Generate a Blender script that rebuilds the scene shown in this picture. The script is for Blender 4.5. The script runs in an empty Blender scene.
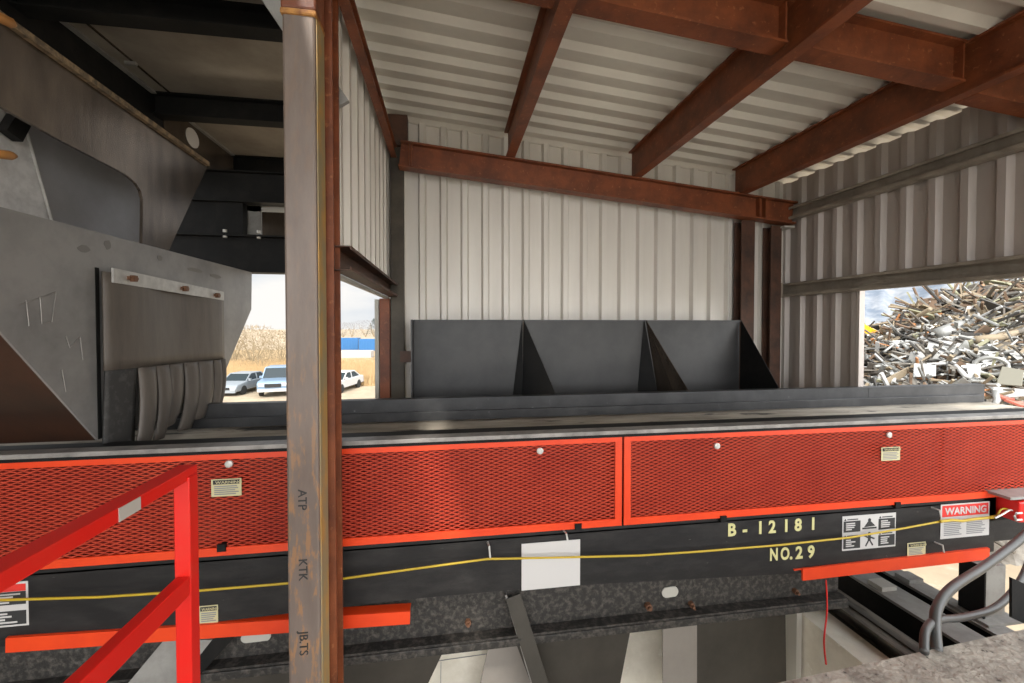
import bpy, math, random
from mathutils import Vector, Matrix, noise
R = math.radians
random.seed(7)
S = bpy.context.scene
COL = S.collection

# ------------------------------------------------------------------ camera
F_PX = 420.0; YAW = R(8.66); PITCH = R(1.1); SHIFT = 8.5; EYE = 5.0
cd = bpy.data.cameras.new('camera'); cam = bpy.data.objects.new('camera', cd); COL.objects.link(cam)
cd.sensor_width = 36; cd.lens = F_PX / 1024 * 36; cd.shift_y = -SHIFT / 1024
cd.clip_start = .03; cd.clip_end = 8000
cam.location = (0, 0, EYE); cam.rotation_euler = (R(90) - PITCH, 0, -YAW)
S.camera = cam
# ------------------------------------------------------------------ view, world, sun
vs = S.view_settings
vs.view_transform = 'Standard'; vs.look = 'None'; vs.gamma = 1; vs.use_curve_mapping = False
vs.exposure = 1.2
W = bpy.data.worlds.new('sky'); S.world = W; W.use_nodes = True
nt = W.node_tree; N = nt.nodes; L = nt.links; N.clear()
tc = N.new('ShaderNodeTexCoord'); mp = N.new('ShaderNodeMapping'); mp.inputs['Scale'].default_value = (1.2, 1.2, 5)
ns = N.new('ShaderNodeTexNoise'); ns.inputs['Scale'].default_value = 2.2; ns.inputs['Detail'].default_value = 6
cr = N.new('ShaderNodeValToRGB')
cr.color_ramp.elements[0].position = .36; cr.color_ramp.elements[0].color = (.60, .66, .73, 1)
cr.color_ramp.elements[1].position = .60; cr.color_ramp.elements[1].color = (.88, .86, .83, 1)
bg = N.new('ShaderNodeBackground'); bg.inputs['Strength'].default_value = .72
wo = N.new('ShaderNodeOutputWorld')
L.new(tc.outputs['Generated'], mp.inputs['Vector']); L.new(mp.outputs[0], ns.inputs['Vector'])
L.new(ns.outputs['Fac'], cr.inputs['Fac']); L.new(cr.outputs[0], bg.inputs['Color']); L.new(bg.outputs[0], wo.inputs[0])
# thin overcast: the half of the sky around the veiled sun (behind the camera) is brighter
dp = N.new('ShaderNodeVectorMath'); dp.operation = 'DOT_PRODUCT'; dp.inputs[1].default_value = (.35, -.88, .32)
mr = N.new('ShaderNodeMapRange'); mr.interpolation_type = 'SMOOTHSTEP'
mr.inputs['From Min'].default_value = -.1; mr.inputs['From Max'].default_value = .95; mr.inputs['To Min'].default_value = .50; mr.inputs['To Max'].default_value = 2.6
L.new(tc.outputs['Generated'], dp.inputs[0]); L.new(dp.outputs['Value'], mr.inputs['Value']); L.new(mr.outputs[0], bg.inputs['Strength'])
sd = bpy.data.lights.new('sun', 'SUN'); sd.energy = 1.5; sd.angle = R(3); sd.color = (1, .95, .86)
sun = bpy.data.objects.new('sun', sd); COL.objects.link(sun)
SUN_DIR = Vector((.25, .95, -1.15))         # direction the light travels
sun.rotation_euler = SUN_DIR.to_track_quat('-Z', 'Y').to_euler(); sun.location = (0, -20, 30)

# ------------------------------------------------------------------ photo measuring helpers
def ray(px, py):
    u = (px - 512) / F_PX; v = -(py - (341.5 - SHIFT)) / F_PX
    cp, sp = math.cos(PITCH), math.sin(PITCH)
    f = cp + sp * v; z = -sp + cp * v
    return Vector((u * math.cos(YAW) + f * math.sin(YAW), -u * math.sin(YAW) + f * math.cos(YAW), z))
def at(px, py, X=None, Y=None, Z=None):
    r = ray(px, py)
    t = X / r.x if X is not None else Y / r.y if Y is not None else (Z - EYE) / r.z
    return Vector((0, 0, EYE)) + r * t

# ------------------------------------------------------------------ materials
MATS = {}
def mat(name, col, rough=.6, metal=0.0, col2=None, scale=3.0, lo=.4, hi=.65, bump=0.0, bscale=30, stretch=(1, 1, 1), col3=None, scale3=12, lo3=.62, hi3=.7, spec=.5, detail=6):
    if name in MATS: return MATS[name]
    m = bpy.data.materials.new(name); m.use_nodes = True
    nt = m.node_tree; N = nt.nodes; L = nt.links
    b = N['Principled BSDF']; b.inputs['Roughness'].default_value = rough; b.inputs['Metallic'].default_value = metal
    b.inputs['Specular IOR Level'].default_value = spec
    b.inputs['Base Color'].default_value = (*col, 1)
    tc = N.new('ShaderNodeTexCoord'); mp = N.new('ShaderNodeMapping'); mp.inputs['Scale'].default_value = stretch
    L.new(tc.outputs['Object'], mp.inputs['Vector'])
    out = None
    def layer(prev, c_lo, c_hi, sc, lo, hi):
        n = N.new('ShaderNodeTexNoise'); n.inputs['Scale'].default_value = sc; n.inputs['Detail'].default_value = detail
        n.inputs['Roughness'].default_value = .65
        r = N.new('ShaderNodeMapRange'); r.inputs['From Min'].default_value = lo; r.inputs['From Max'].default_value = hi
        x = N.new('ShaderNodeMix'); x.data_type = 'RGBA'
        L.new(mp.outputs[0], n.inputs['Vector']); L.new(n.outputs['Fac'], r.inputs['Value']); L.new(r.outputs[0], x.inputs['Factor'])
        if prev is None: x.inputs[6].default_value = (*c_lo, 1)
        else: L.new(prev, x.inputs[6])
        x.inputs[7].default_value = (*c_hi, 1)
        return x.outputs[2]
    if col2: out = layer(None, col, col2, scale, lo, hi)
    if col3: out = layer(out, col, col3, scale3, lo3, hi3)
    if out: L.new(out, b.inputs['Base Color'])
    if bump:
        n = N.new('ShaderNodeTexNoise'); n.inputs['Scale'].default_value = bscale; n.inputs['Detail'].default_value = 5
        bp = N.new('ShaderNodeBump'); bp.inputs['Strength'].default_value = bump; bp.inputs['Distance'].default_value = .01
        L.new(mp.outputs[0], n.inputs['Vector']); L.new(n.outputs['Fac'], bp.inputs['Height']); L.new(bp.outputs[0], b.inputs['Normal'])
    MATS[name] = m
    return m
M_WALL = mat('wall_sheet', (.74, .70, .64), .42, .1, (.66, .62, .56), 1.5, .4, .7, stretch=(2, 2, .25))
M_WALL_SHADE = mat('shaded_wall_sheet', (.52, .46, .42), .45, .15, (.45, .40, .36), 1.5, .4, .7, stretch=(2, 2, .25))  # same sheet as the other walls, with the right wall's shade in its colour
M_ROOF = mat('roof_sheet', (.74, .70, .62), .42, .15, (.66, .62, .55), 2, .4, .7)
M_RUST = mat('primer_rust', (.24, .066, .022), .5, 0, (.125, .034, .013), 4, .4, .65, .15, 40, col3=(.42, .17, .07), scale3=25, lo3=.6, hi3=.75)
M_RUSTD = mat('dark_rust', (.11, .05, .03), .6, 0, (.05, .028, .02), 5, .4, .65, .2, 40)
M_POST = mat('mill_steel', (.15, .115, .095), .42, .15, (.215, .17, .143), 2.2, .35, .7, .05, 60, stretch=(3, 3, .7), col3=(.46, .22, .07), scale3=9, lo3=.52, hi3=.60)
_n = M_POST.node_tree; _x = [n for n in _n.nodes if n.type == 'MIX'][-1]; _l = _x.inputs['Factor'].links[0].from_socket
_t = [n for n in _n.nodes if n.type == 'TEX_COORD'][0]; _s = _n.nodes.new('ShaderNodeSeparateXYZ'); _r = _n.nodes.new('ShaderNodeMapRange')
_r.inputs['From Min'].default_value = 5.0; _r.inputs['From Max'].default_value = 4.1; _r.inputs['To Min'].default_value = .06; _r.inputs['To Max'].default_value = .5
_m = _n.nodes.new('ShaderNodeMath'); _m.operation = 'MULTIPLY'          # mill rust lies on the lower length of the post only
_n.links.new(_t.outputs['Object'], _s.inputs[0]); _n.links.new(_s.outputs['Z'], _r.inputs['Value']); _n.links.new(_r.outputs[0], _m.inputs[0]); _n.links.new(_l, _m.inputs[1]); _n.links.new(_m.outputs[0], _x.inputs['Factor'])
M_WELD = mat('weld_rust', (.50, .24, .06), .7, 0, (.25, .10, .03), 12, .4, .6, .3, 60)
M_PLATE = mat('grey_plate', (.30, .29, .28), .42, .2, (.21, .205, .20), 2.5, .4, .65, .04, 50, col3=(.26, .26, .25), scale3=9, lo3=.64, hi3=.74)
M_PLATE2 = mat('dull_grey_plate', (.12, .12, .125), .36, .45, (.05, .05, .052), 2.5, .4, .65, .04, 50)
M_BROWNPL = mat('brown_mill_plate', (.18, .145, .115), .27, .7, (.10, .08, .065), 3, .35, .65, .06, 25, stretch=(2, 2, .6), col3=(.17, .14, .11), scale3=40, lo3=.68, hi3=.76)
M_BLACK = mat('black_steel', (.008, .008, .008), .6, 0, (.016, .015, .014), 6, .45, .7, .08, 50, spec=.2)
M_BIN = mat('bin_plate', (.050, .049, .049), .42, .3, (.032, .032, .033), 2, .4, .65, .05, 40)
M_BEAM = mat('black_painted_beam', (.013, .012, .012), .5, 0, (.028, .026, .025), 5, .42, .7, .1, 60, stretch=(1, 1, 3), col3=(.22, .21, .20), scale3=14, lo3=.68, hi3=.80, spec=.35)
M_SKIRT = mat('black_skirt', (.036, .036, .038), .45, .1, (.065, .065, .066), 4, .42, .68, .08, 50, col3=(.32, .31, .30), scale3=16, lo3=.68, hi3=.78)
M_DUST = mat('dusty_belt', (.46, .41, .34), .8, 0, (.25, .225, .185), 3, .38, .65, .2, 60, stretch=(.5, 2, 1), col3=(.05, .046, .042), scale3=2.2, lo3=.56, hi3=.62)
M_LIP = mat('worn_steel_lip', (.34, .32, .30), .45, .3, (.20, .19, .18), 8, .4, .65, .1, 50)
M_CHAN = mat('gritty_channel', (.022, .020, .018), .6, 0, (.085, .075, .065), 28, .46, .64, .5, 45, detail=8)
M_GREYST = mat('grey_steel', (.34, .33, .31), .5, .2, (.24, .23, .215), 5, .4, .65, .1, 50)
M_RED = mat('orange_red_paint', (.80, .062, .010), .4, 0, (.72, .048, .010), 5, .4, .7)
M_REDR = mat('rail_red_paint', (.74, .012, .006), .4, 0, (.72, .03, .015), 7, .5, .75, col3=(.12, .09, .07), scale3=16, lo3=.74, hi3=.77, stretch=(1, .4, 1))
M_MESH = mat('mesh_red', (.68, .10, .052), .45, 0, (.58, .075, .042), 3, .4, .65)
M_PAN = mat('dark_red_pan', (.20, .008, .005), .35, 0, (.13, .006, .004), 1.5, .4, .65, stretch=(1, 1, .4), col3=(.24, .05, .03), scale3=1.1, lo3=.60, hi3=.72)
M_COLD = mat('olive_dark_column', (.085, .07, .05), .55, .1, (.05, .04, .03), 4, .4, .65, .1, 40)
M_GALV = mat('weathered_girt', (.36, .31, .25), .5, .1, (.24, .205, .165), 5, .4, .65, .1, 40)
M_LTRIM = mat('light_trim', (.50, .48, .43), .5)
M_CONC = mat('concrete', (.88, .83, .72), .85, 0, (.74, .69, .58), 4, .4, .66, .3, 25, col3=(.92, .89, .80), scale3=8, lo3=.6, hi3=.7)
M_SLAB = mat('gritty_slab', (.46, .42, .36), .9, 0, (.27, .24, .205), 7, .42, .6, .9, 40, col3=(.07, .06, .055), scale3=28, lo3=.60, hi3=.68, detail=10)
M_RUBBER = mat('brown_rubber', (.125, .105, .088), .5, 0, (.09, .077, .065), 4, .4, .7, .1, 40, stretch=(1, 3, .6))
M_BAR = mat('aluminium_bar', (.55, .54, .51), .4, .3, (.42, .41, .39), 12, .4, .65)
M_WHITE = mat('white_label', (.58, .56, .54), .5)
M_CREAM = mat('cream_label', (.58, .52, .30), .5)
M_INK = mat('label_ink', (.03, .03, .03), .6)
M_GREYINK = mat('grey_ink', (.25, .25, .25), .6)
M_LRED = mat('label_red', (.72, .04, .03), .5)
M_STENCIL = mat('stencil_yellow', (.62, .58, .27), .6)
M_ROPE = mat('yellow_cord', (.52, .36, .015), .5)
M_REDSW = mat('switch_red', (.75, .02, .015), .35)
M_HOSE = mat('grey_conduit', (.075, .075, .072), .4, .1)
M_BOLT = mat('bolt_head', (.62, .60, .56), .4, .3)
M_RBOLT = mat('rusty_bolt', (.16, .075, .04), .6)
M_GLASS = mat('car_glass', (.02, .03, .035), .2, 0, spec=.35)
M_TYRE = mat('tyre', (.02, .02, .02), .8)
M_ASH = mat('silver_paint', (.30, .33, .36), .3, .3)
M_BLUEP = mat('pale_blue_paint', (.20, .28, .38), .3, .2)
M_CARW = mat('white_paint', (.52, .52, .52), .3)
M_LAMP = mat('headlamp_glass', (.7, .72, .74), .15)
M_DIRT = mat('yard_dirt', (.40, .32, .22), .95, 0, (.30, .24, .17), .5, .4, .65, .3, 4, col3=(.46, .40, .31), scale3=2.5, lo3=.55, hi3=.7)
M_STRAW = mat('straw', (.40, .28, .14), .9, 0, (.30, .20, .10), .6, .4, .65)
M_TWIG = mat('twigs', (.26, .20, .12), .9)
M_TREE = mat('far_tree', (.16, .145, .135), .9)
M_CONIFER = mat('far_conifer', (.06, .08, .07), .9)
M_BLUEC = mat('blue_container', (.025, .13, .32), .5)
M_SHED = mat('white_shed', (.42, .40, .38), .6)
M_MTN = mat('snowy_mountain', (.13, .16, .205), .95, 0, (.27, .285, .31), .006, .42, .58, detail=9)  # pale blue distance haze is mixed into the rock and snow colours

# ------------------------------------------------------------------ mesh building
class MB:
    def __init__(s): s.v = []; s.f = []; s.m = []; s.mi = 0
    def _add(s, vs, fs):
        o = len(s.v); s.v += [tuple(v) for v in vs]
        for f in fs: s.f.append(tuple(i + o for i in f)); s.m.append(s.mi)
        return s
    def hexa(s, p):        # p0-3 bottom loop, p4-7 top loop
        return s._add(p, [(3, 2, 1, 0), (4, 5, 6, 7), (0, 1, 5, 4), (1, 2, 6, 5), (2, 3, 7, 6), (3, 0, 4, 7)])
    def box(s, x0, x1, y0, y1, z0, z1):
        return s.hexa([(x0, y0, z0), (x1, y0, z0), (x1, y1, z0), (x0, y1, z0), (x0, y0, z1), (x1, y0, z1), (x1, y1, z1), (x0, y1, z1)])
    def prism(s, poly, ext):
        poly = [Vector(p) for p in poly]; ext = Vector(ext); n = len(poly)
        return s._add(poly + [p + ext for p in poly], [tuple(range(n))[::-1], tuple(range(n, 2 * n))] + [(i, (i + 1) % n, n + (i + 1) % n, n + i) for i in range(n)])
    def frame(s, p, q, up):
        p = Vector(p); q = Vector(q); d = (q - p).normalized(); up = Vector(up)
        side = d.cross(up).normalized(); u = side.cross(d).normalized()
        return p, q, side, u
    def bar(s, p, q, w, h, up=(0, 0, 1)):
        p, q, sd, u = s.frame(p, q, up)
        c = [(-w / 2, -h / 2), (w / 2, -h / 2), (w / 2, h / 2), (-w / 2, h / 2)]
        return s._sec(p, q, sd, u, c)
    def _sec(s, p, q, sd, u, c):
        n = len(c)
        a = [p + sd * x + u * y for x, y in c]; b = [q + sd * x + u * y for x, y in c]
        return s._add(a + b, [tuple(range(n))[::-1], tuple(range(n, 2 * n))] + [(i, (i + 1) % n, n + (i + 1) % n, n + i) for i in range(n)])
    def ibeam(s, p, q, h, b, tw=.012, tf=.016, up=(0, 0, 1)):     # p,q on the bottom centre line
        p, q, sd, u = s.frame(p, q, up)
        for c in ([(-b / 2, 0), (b / 2, 0), (b / 2, tf), (-b / 2, tf)], [(-tw / 2, tf), (tw / 2, tf), (tw / 2, h - tf), (-tw / 2, h - tf)],
                  [(-b / 2, h - tf), (b / 2, h - tf), (b / 2, h), (-b / 2, h)]): s._sec(p, q, sd, u, c)
        return s
    def cee(s, p, q, h, b, t=.006, lip=.02, up=(0, 0, 1)):        # web on the p-q line, flanges to +side
        p, q, sd, u = s.frame(p, q, up)
        for c in ([(0, 0), (t, 0), (t, h), (0, h)], [(t, 0), (b, 0), (b, t), (t, t)], [(t, h - t), (b, h - t), (b, h), (t, h)],
                  [(b - t, t), (b, t), (b, lip), (b - t, lip)], [(b - t, h - lip), (b, h - lip), (b, h - t), (b - t, h - t)]): s._sec(p, q, sd, u, c)
        return s
    def tube(s, pts, r, n=8, caps=True):
        pts = [Vector(p) for p in pts]; rings = []; up = Vector((0, 0, 1))
        for i, p in enumerate(pts):
            d = (pts[min(i + 1, len(pts) - 1)] - pts[max(i - 1, 0)]).normalized()
            a = d.cross(up)
            if a.length < .05: a = d.cross(Vector((1, 0, 0)))
            a.normalize(); b = a.cross(d); rr = r[i] if isinstance(r, (list, tuple)) else r
            rings.append([p + (a * math.cos(t) + b * math.sin(t)) * rr for t in [2 * math.pi * k / n for k in range(n)]])
        fs = []
        for i in range(len(pts) - 1):
            for k in range(n): fs.append((i * n + k, i * n + (k + 1) % n, (i + 1) * n + (k + 1) % n, (i + 1) * n + k))
        if caps: fs += [tuple(range(n))[::-1], tuple(range((len(pts) - 1) * n, len(pts) * n))]
        return s._add([v for r_ in rings for v in r_], fs)
    def grid(s, rows, thick=None):
        n = len(rows[0]); fs = []
        for i in range(len(rows) - 1):
            for k in range(n - 1): fs.append((i * n + k, i * n + k + 1, (i + 1) * n + k + 1, (i + 1) * n + k))
        return s._add([v for r_ in rows for v in r_], fs)
    def build(s, name, m, parent=None, smooth=False, solid=None, bevel=None, origin=None):
        vs = [Vector(v) for v in s.v]
        lo = Vector([min(v[i] for v in vs) for i in range(3)]); hi = Vector([max(v[i] for v in vs) for i in range(3)])
        o = Vector(origin) if origin is not None else Vector(((lo.x + hi.x) / 2, (lo.y + hi.y) / 2, lo.z))
        me = bpy.data.meshes.new(name); me.from_pydata([tuple(v - o) for v in vs], [], s.f); me.update()
        ob = bpy.data.objects.new(name, me); COL.objects.link(ob)
        for mm in (m if isinstance(m, (list, tuple)) else [m]): me.materials.append(mm)
        for p, i in zip(me.polygons, s.m): p.material_index = i; p.use_smooth = smooth
        if parent is not None:
            ob.parent = parent; ob.location = o - wloc(parent)
        else: ob.location = o
        if solid: md = ob.modifiers.new('solid', 'SOLIDIFY'); md.thickness = solid; md.offset = 0
        if bevel: md = ob.modifiers.new('bevel', 'BEVEL'); md.width = bevel; md.segments = 2; md.limit_method = 'ANGLE'
        return ob
def wloc(o):
    v = Vector(o.location)
    while o.parent: o = o.parent; v += Vector(o.location)
    return v
def tag(o, label=None, cat=None, group=None, kind=None):
    if label: o['label'] = label
    if cat: o['category'] = cat
    if group: o['group'] = group
    if kind: o['kind'] = kind
    return o
def empty(name, loc, label, cat, group=None):
    o = bpy.data.objects.new(name, None); o.empty_display_size = .1; COL.objects.link(o); o.location = loc
    return tag(o, label, cat, group)
def curve(pts, n=10):
    pts = [Vector(p) for p in pts]; out = []
    for i in range(len(pts) - 1):
        a = pts[max(i - 1, 0)]; b = pts[i]; c = pts[i + 1]; d = pts[min(i + 2, len(pts) - 1)]
        for k in range(n):
            t = k / n
            out.append(.5 * ((2 * b) + (c - a) * t + (2 * a - 5 * b + 4 * c - d) * t * t + (3 * b - a - 3 * c + d) * t ** 3))
    out.append(pts[-1]); return out
def text_mb(txt, x, y, z, h, xs=1.0, up=(0, 0, 1), right=(1, 0, 0), depth=.002, gap=1.0, bold=0.0):
    """lettering as a solid mesh in MB form; x,y,z is its lower left corner, h the cap height"""
    c = bpy.data.curves.new('t', 'FONT'); c.body = txt; c.size = 1; c.extrude = .004 / h * .3; c.space_character = gap; c.offset = bold
    c.resolution_u = 3
    o = bpy.data.objects.new('t', c); COL.objects.link(o)
    dg = bpy.context.evaluated_depsgraph_get(); me = bpy.data.meshes.new_from_object(o.evaluated_get(dg))
    bpy.data.objects.remove(o); mb = MB(); k = h / .70
    up = Vector(up); right = Vector(right); nrm = right.cross(up)
    mb._add([Vector((x, y, z)) + right * (v.co.x * k * xs) + up * (v.co.y * k) + nrm * (v.co.z * k) for v in me.vertices], [tuple(p.vertices) for p in me.polygons])
    bpy.data.meshes.remove(me); return mb

# ------------------------------------------------------------------ corrugated sheets
PITCH_R = .232; RW = .068; RS = .022; RD = .036
def profile(a, b, phase, RS=RS, RD=RD, crease=True):
    """list of (s, out) along the sheet: flat at 0 with ribs standing away by RD"""
    pts = [(a, 0)]; k = math.floor((a - phase) / PITCH_R)
    while phase + k * PITCH_R < b:
        s = phase + k * PITCH_R
        for ds, o in ((0, 0), (RS, 1), (RS + RW - .016, 1), (RS * 2 + RW - .016, 0)):
            if a < s + ds < b: pts.append((s + ds, -o * RD))
        for ds in (.035, .085) if crease else ():                              # two small stiffening creases in the wide flat
            q = s + RS * 2 + RW - .016 + ds
            if a < q < b - .01: pts += [(q, 0), (q + .004, .004), (q + .008, 0)] if q + .008 < b else []
        k += 1
    pts.append((b, 0)); return pts
def roofz(x): return 7.19 - .094 * x

mb = MB(); pr = profile(-.66, 4.205, -.322, .020, .05, False)
mb.grid([[(s, 4.775 + o, 3.3) for s, o in pr], [(s, 4.775 + o, roofz(s) - .012) for s, o in pr]])
tag(mb.build('wall_back', M_WALL, solid=.003), kind='structure')
mb = MB(); pr = profile(2.42, 4.78, -.642, .014, .042, False)
mb.grid([[(-.665 - o, s, 5.36) for s, o in pr], [(-.665 - o, s, roofz(-.63) - .02) for s, o in pr]])
tag(mb.build('wall_left', M_WALL, solid=.003), kind='structure')
mb = MB()
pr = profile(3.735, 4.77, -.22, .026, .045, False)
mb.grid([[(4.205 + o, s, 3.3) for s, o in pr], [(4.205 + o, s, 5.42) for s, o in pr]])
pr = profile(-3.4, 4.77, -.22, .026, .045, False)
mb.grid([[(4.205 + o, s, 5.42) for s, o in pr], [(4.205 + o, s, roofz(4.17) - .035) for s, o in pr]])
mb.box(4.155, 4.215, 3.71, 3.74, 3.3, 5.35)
tag(mb.build('wall_right', M_WALL_SHADE, solid=.003), kind='structure')
mb = MB(); pr = profile(-3.4, 4.95, -.165, .038, .046, False)
mb.grid([[(-.70, s, roofz(-.70) + .03 + o) for s, o in pr], [(4.45, s, roofz(4.45) + .03 + o) for s, o in pr]])
tag(mb.build('ceiling', M_ROOF, solid=.003), kind='structure')
# eave ledge strip above the left rafter where the roof sheets lap
mb = MB().box(-.62, -.42, 4.60, 4.72, 6.9, 7.22)
tag(mb.build('trim_1', M_RUSTD), kind='structure')
# ground and yard
mb = MB(); n = 40
mb.grid([[(-400 + 20 * i * 1.0, -60 + 14 * j, 0) for i in range(n + 1)] for j in range(n + 1)])
tag(mb.build('ground', M_DIRT), kind='structure')
mb = MB().box(-70, 70, -160, -6.5, -.02, .010)
tag(mb.build('ground', mat('added_bounce_yard', (.66, .62, .54), .9, 0, (.54, .50, .43), .4, .4, .6)), kind='structure')  # unseen pale ground added behind the camera to bounce light onto the roof ribs
mb = MB().box(-4.36, -4.30, -3.4, 2.3, 0, 7.2)
tag(mb.build('wall_left', mat('light_block_cladding', (.09, .075, .06), .6, .1, (.05, .04, .035), 1, .4, .6)), kind='structure')  # unseen wall added to block sky light coming from the left
mb = MB().box(-9, 9.5, -6.5, 1.7, -.02, .012)
tag(mb.build('ground', mat('bounce_damping_apron', (.07, .062, .052), .9, 0, (.045, .04, .035), 2, .4, .6)), kind='structure')  # dark ground added to cut the bounce onto the roof flats
mb = MB().prism([(.95, -1.5, 3.12), (6.2, -1.5, 3.12), (6.2, 1.77, 3.12), (3.0, 1.748, 3.12), (.95, 1.615, 3.12)], (0, 0, .28))
sl = mb.build('floor', M_SLAB); tag(sl, kind='structure')
mb = MB().box(-1.6, .93, -1.5, .30, 3.12, 3.4)
tag(mb.build('floor', M_SLAB), kind='structure')

# ------------------------------------------------------------------ steel frame
def ztop(x): return 6.852 - .093 * x           # top of the back girder
for lab, x0, x1 in (('long rust-brown girder sloping across the top of the back wall', -.50, 4.10),):
    mb = MB(); b = .14
    mb.ibeam((x0, 4.53, ztop(x0) - .265), (x1, 4.53, ztop(x1) - .265), .265, b, .012, .018)
    g = mb.build('steel_girder', M_RUST)
    e = empty('steel_girder', (1.8, 4.53, ztop(1.8) - .265), lab, 'girder')
    g.name = 'girder_beam'; g.parent = e; g.location -= e.location; e.name = 'steel_girder'
    for x in (-.40, -.375, 3.62, 3.70):
        MB().box(x, x + .012, 4.463, 4.525, ztop(x) - .245, ztop(x) - .02).build('stiffener_plate', M_RUST, e)
LABR = ['narrow rust-brown rafter running along the top of the left wall', 'leftmost wide rust-brown roof rafter in mid ceiling, meeting the girder above the first bin',
        'middle rust-brown roof rafter, meeting the girder above the third bin', 'rightmost deep rust-brown roof rafter beside the right wall']
for k, (x, zb, h, b) in enumerate(((-.560, 6.765, .12, .06), (.662, 6.785, 0, .095), (2.10, 6.655, 0, .095), (3.41, 6.53, 0, .095))):
    mb = MB(); h = h or roofz(x) - zb - .01
    mb.ibeam((x, -3.4, zb), (x, 4.60, zb), h, b, .012, .016)
    tag(mb.build('roof_rafter', M_RUST), LABR[k], 'rafter', 'rafters under the roof')
# cross beams between rafters, at Y = 2.37
LABC = ['rust-brown cross beam at the top edge between the leftmost rafter and the wide mid rafter', 'rust-brown cross beam between the leftmost wide rafter and the middle rafter',
        'rust-brown cross beam with deep web between the middle and rightmost rafters', 'short rust-brown cross beam between the rightmost rafter and the right wall']
for k, (x0, x1) in enumerate(((-.47, .61), (.712, 2.05), (2.15, 3.36), (3.46, 4.13))):
    f = lambda x: 6.918 - .093 * x + .02 - (.06 if k == 3 else 0)
    mb = MB(); mb.ibeam((x0, 2.37, f(x0) - .03), (x1, 2.37, f(x1) - .03), .27, .13, .012, .016)
    for x in (x0 + .004, x1 - .016): mb.box(x, x + .012, 2.31, 2.43, f(x) - .01, f(x) + .22)
    tag(mb.build('cross_beam', M_RUST), LABC[k], 'beam', 'cross beams between the rafters')
# girts on the right wall
for z, h, lab in ((6.27, .145, 'upper grey steel girt running along the right wall'), (5.345, .16, 'lower grey steel girt over the opening to the scrap yard')):
    mb = MB(); mb.cee((4.055, 4.70, z), (4.055, -1.2, z), h, -.09, .005, .03) if False else mb.cee((4.15, -3.4, z), (4.15, 4.70, z), h, -.09, .005, .03)
    e = empty('wall_girt', (4.10, 1.75, z), lab, 'girt', 'girts on the right wall')
    mb.build('channel', M_GALV, e)
    MB().box(4.03, 4.058, 4.60, 4.71, z - .01, z + h + .01).build('clip_plate', M_GALV, e)
# girt at the foot of the left wall
e = empty('wall_girt', (-.58, 3.4, 5.30), 'brown channel girt along the foot of the left wall', 'girt')
MB().cee((-.625, 2.42, 5.30), (-.625, 4.68, 5.30), .135, .10, .006, .02).build('channel', M_RUSTD, e)
MB().box(-.66, -.628, 2.42, 4.68, 5.275, 5.30).build('base_angle', M_LTRIM, e)
# columns
def column(x0, x1, y0, y1, z0, z1, m, lab, tf=.016):
    xm = (x0 + x1) / 2
    mb = MB(); mb.ibeam(((x0 + x1) / 2, y0, z0), ((x0 + x1) / 2, y0, z1), y1 - y0, x1 - x0, .010, tf, up=(0, 1, 0))
    return tag(mb.build('steel_column', m), lab, 'column', 'columns along the back wall')
column(-.60, -.468, 4.605, 4.725, 0, 6.88, M_COLD, 'dark brown steel column at the left corner of the back wall')
column(-.715, -.612, 4.60, 4.71, 0, 5.28, M_RUST, 'reddish brown jamb column at the left corner beneath the girt')
MB().box(-.765, -.725, 4.60, 4.71, 0, 5.27).build('trim_2', M_LTRIM); tag(bpy.data.objects['trim_2'], kind='structure')
column(3.47, 3.64, 4.56, 4.70, 0, 6.25, M_RUSTD, 'dark brown column behind the third bin, first left of the right corner')
column(3.86, 4.00, 4.56, 4.70, 0, 6.2, M_RUSTD, 'rust-stained column standing in the right corner by the girts')
mb = MB().box(3.98, 4.12, 4.50, 4.72, 6.17, 6.19)
tag(mb.build('bracket_plate', M_LTRIM), 'small pale bracket plate at the right end of the girder', 'bracket')

# ------------------------------------------------------------------ main post with the rust column beside it
e = empty('square_post', (-.70, 2.24, 0), 'tall square mill-steel post with rust blotches in front of the conveyor', 'post')
MB().box(-.776, -.626, 2.16, 2.30, 0, 6.53).build('tube', M_POST, e, bevel=.012)
MB().box(-.783, -.618, 2.15, 2.31, 6.475, 6.505).build('weld_bead', M_WELD, e, bevel=.01)
MB().box(-.781, -.62, 2.155, 2.305, 6.506, 7.2).build('rust_cap_stub', M_RUST, e, bevel=.01)
for t, z0 in (('ATP', 4.20), ('KTK', 3.86), ('JB.TS', 3.50)):
    text_mb(t, -.722, 2.1575, z0 + .0, .040, up=(1, 0, 0), right=(0, 0, -1)).build('chalk_letters', M_INK, e)
e2 = empty('rust_column', (-.58, 2.33, 0), 'narrow reddish brown steel column right behind the square post', 'column')
MB().ibeam((-.638, 2.33, 0), (-.638, 2.33, 7.0), .14, .09, .012, .014, up=(0, 1, 0)).build('flanged_column', M_RUST, e2)
MB().box(-.626, -.6215, 2.175, 2.295, 0, 6.5).build('weld_strip', mat('olive_weld', (.30, .24, .13), .6, 0, (.45, .26, .07), 6, .45, .6, stretch=(1, 1, .5)), e)
mb = MB(); a = at(256, -22, Y=2.5); b = at(341, 103, Y=2.5); mb.bar(a, b + (b - a) * .02, .03, .085, up=(0, -1, 0) if False else (1, 0, 0))
tag(mb.build('angle_brace', M_GREYST), 'pale grey steel brace crossing behind the top of the square post', 'brace')

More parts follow.
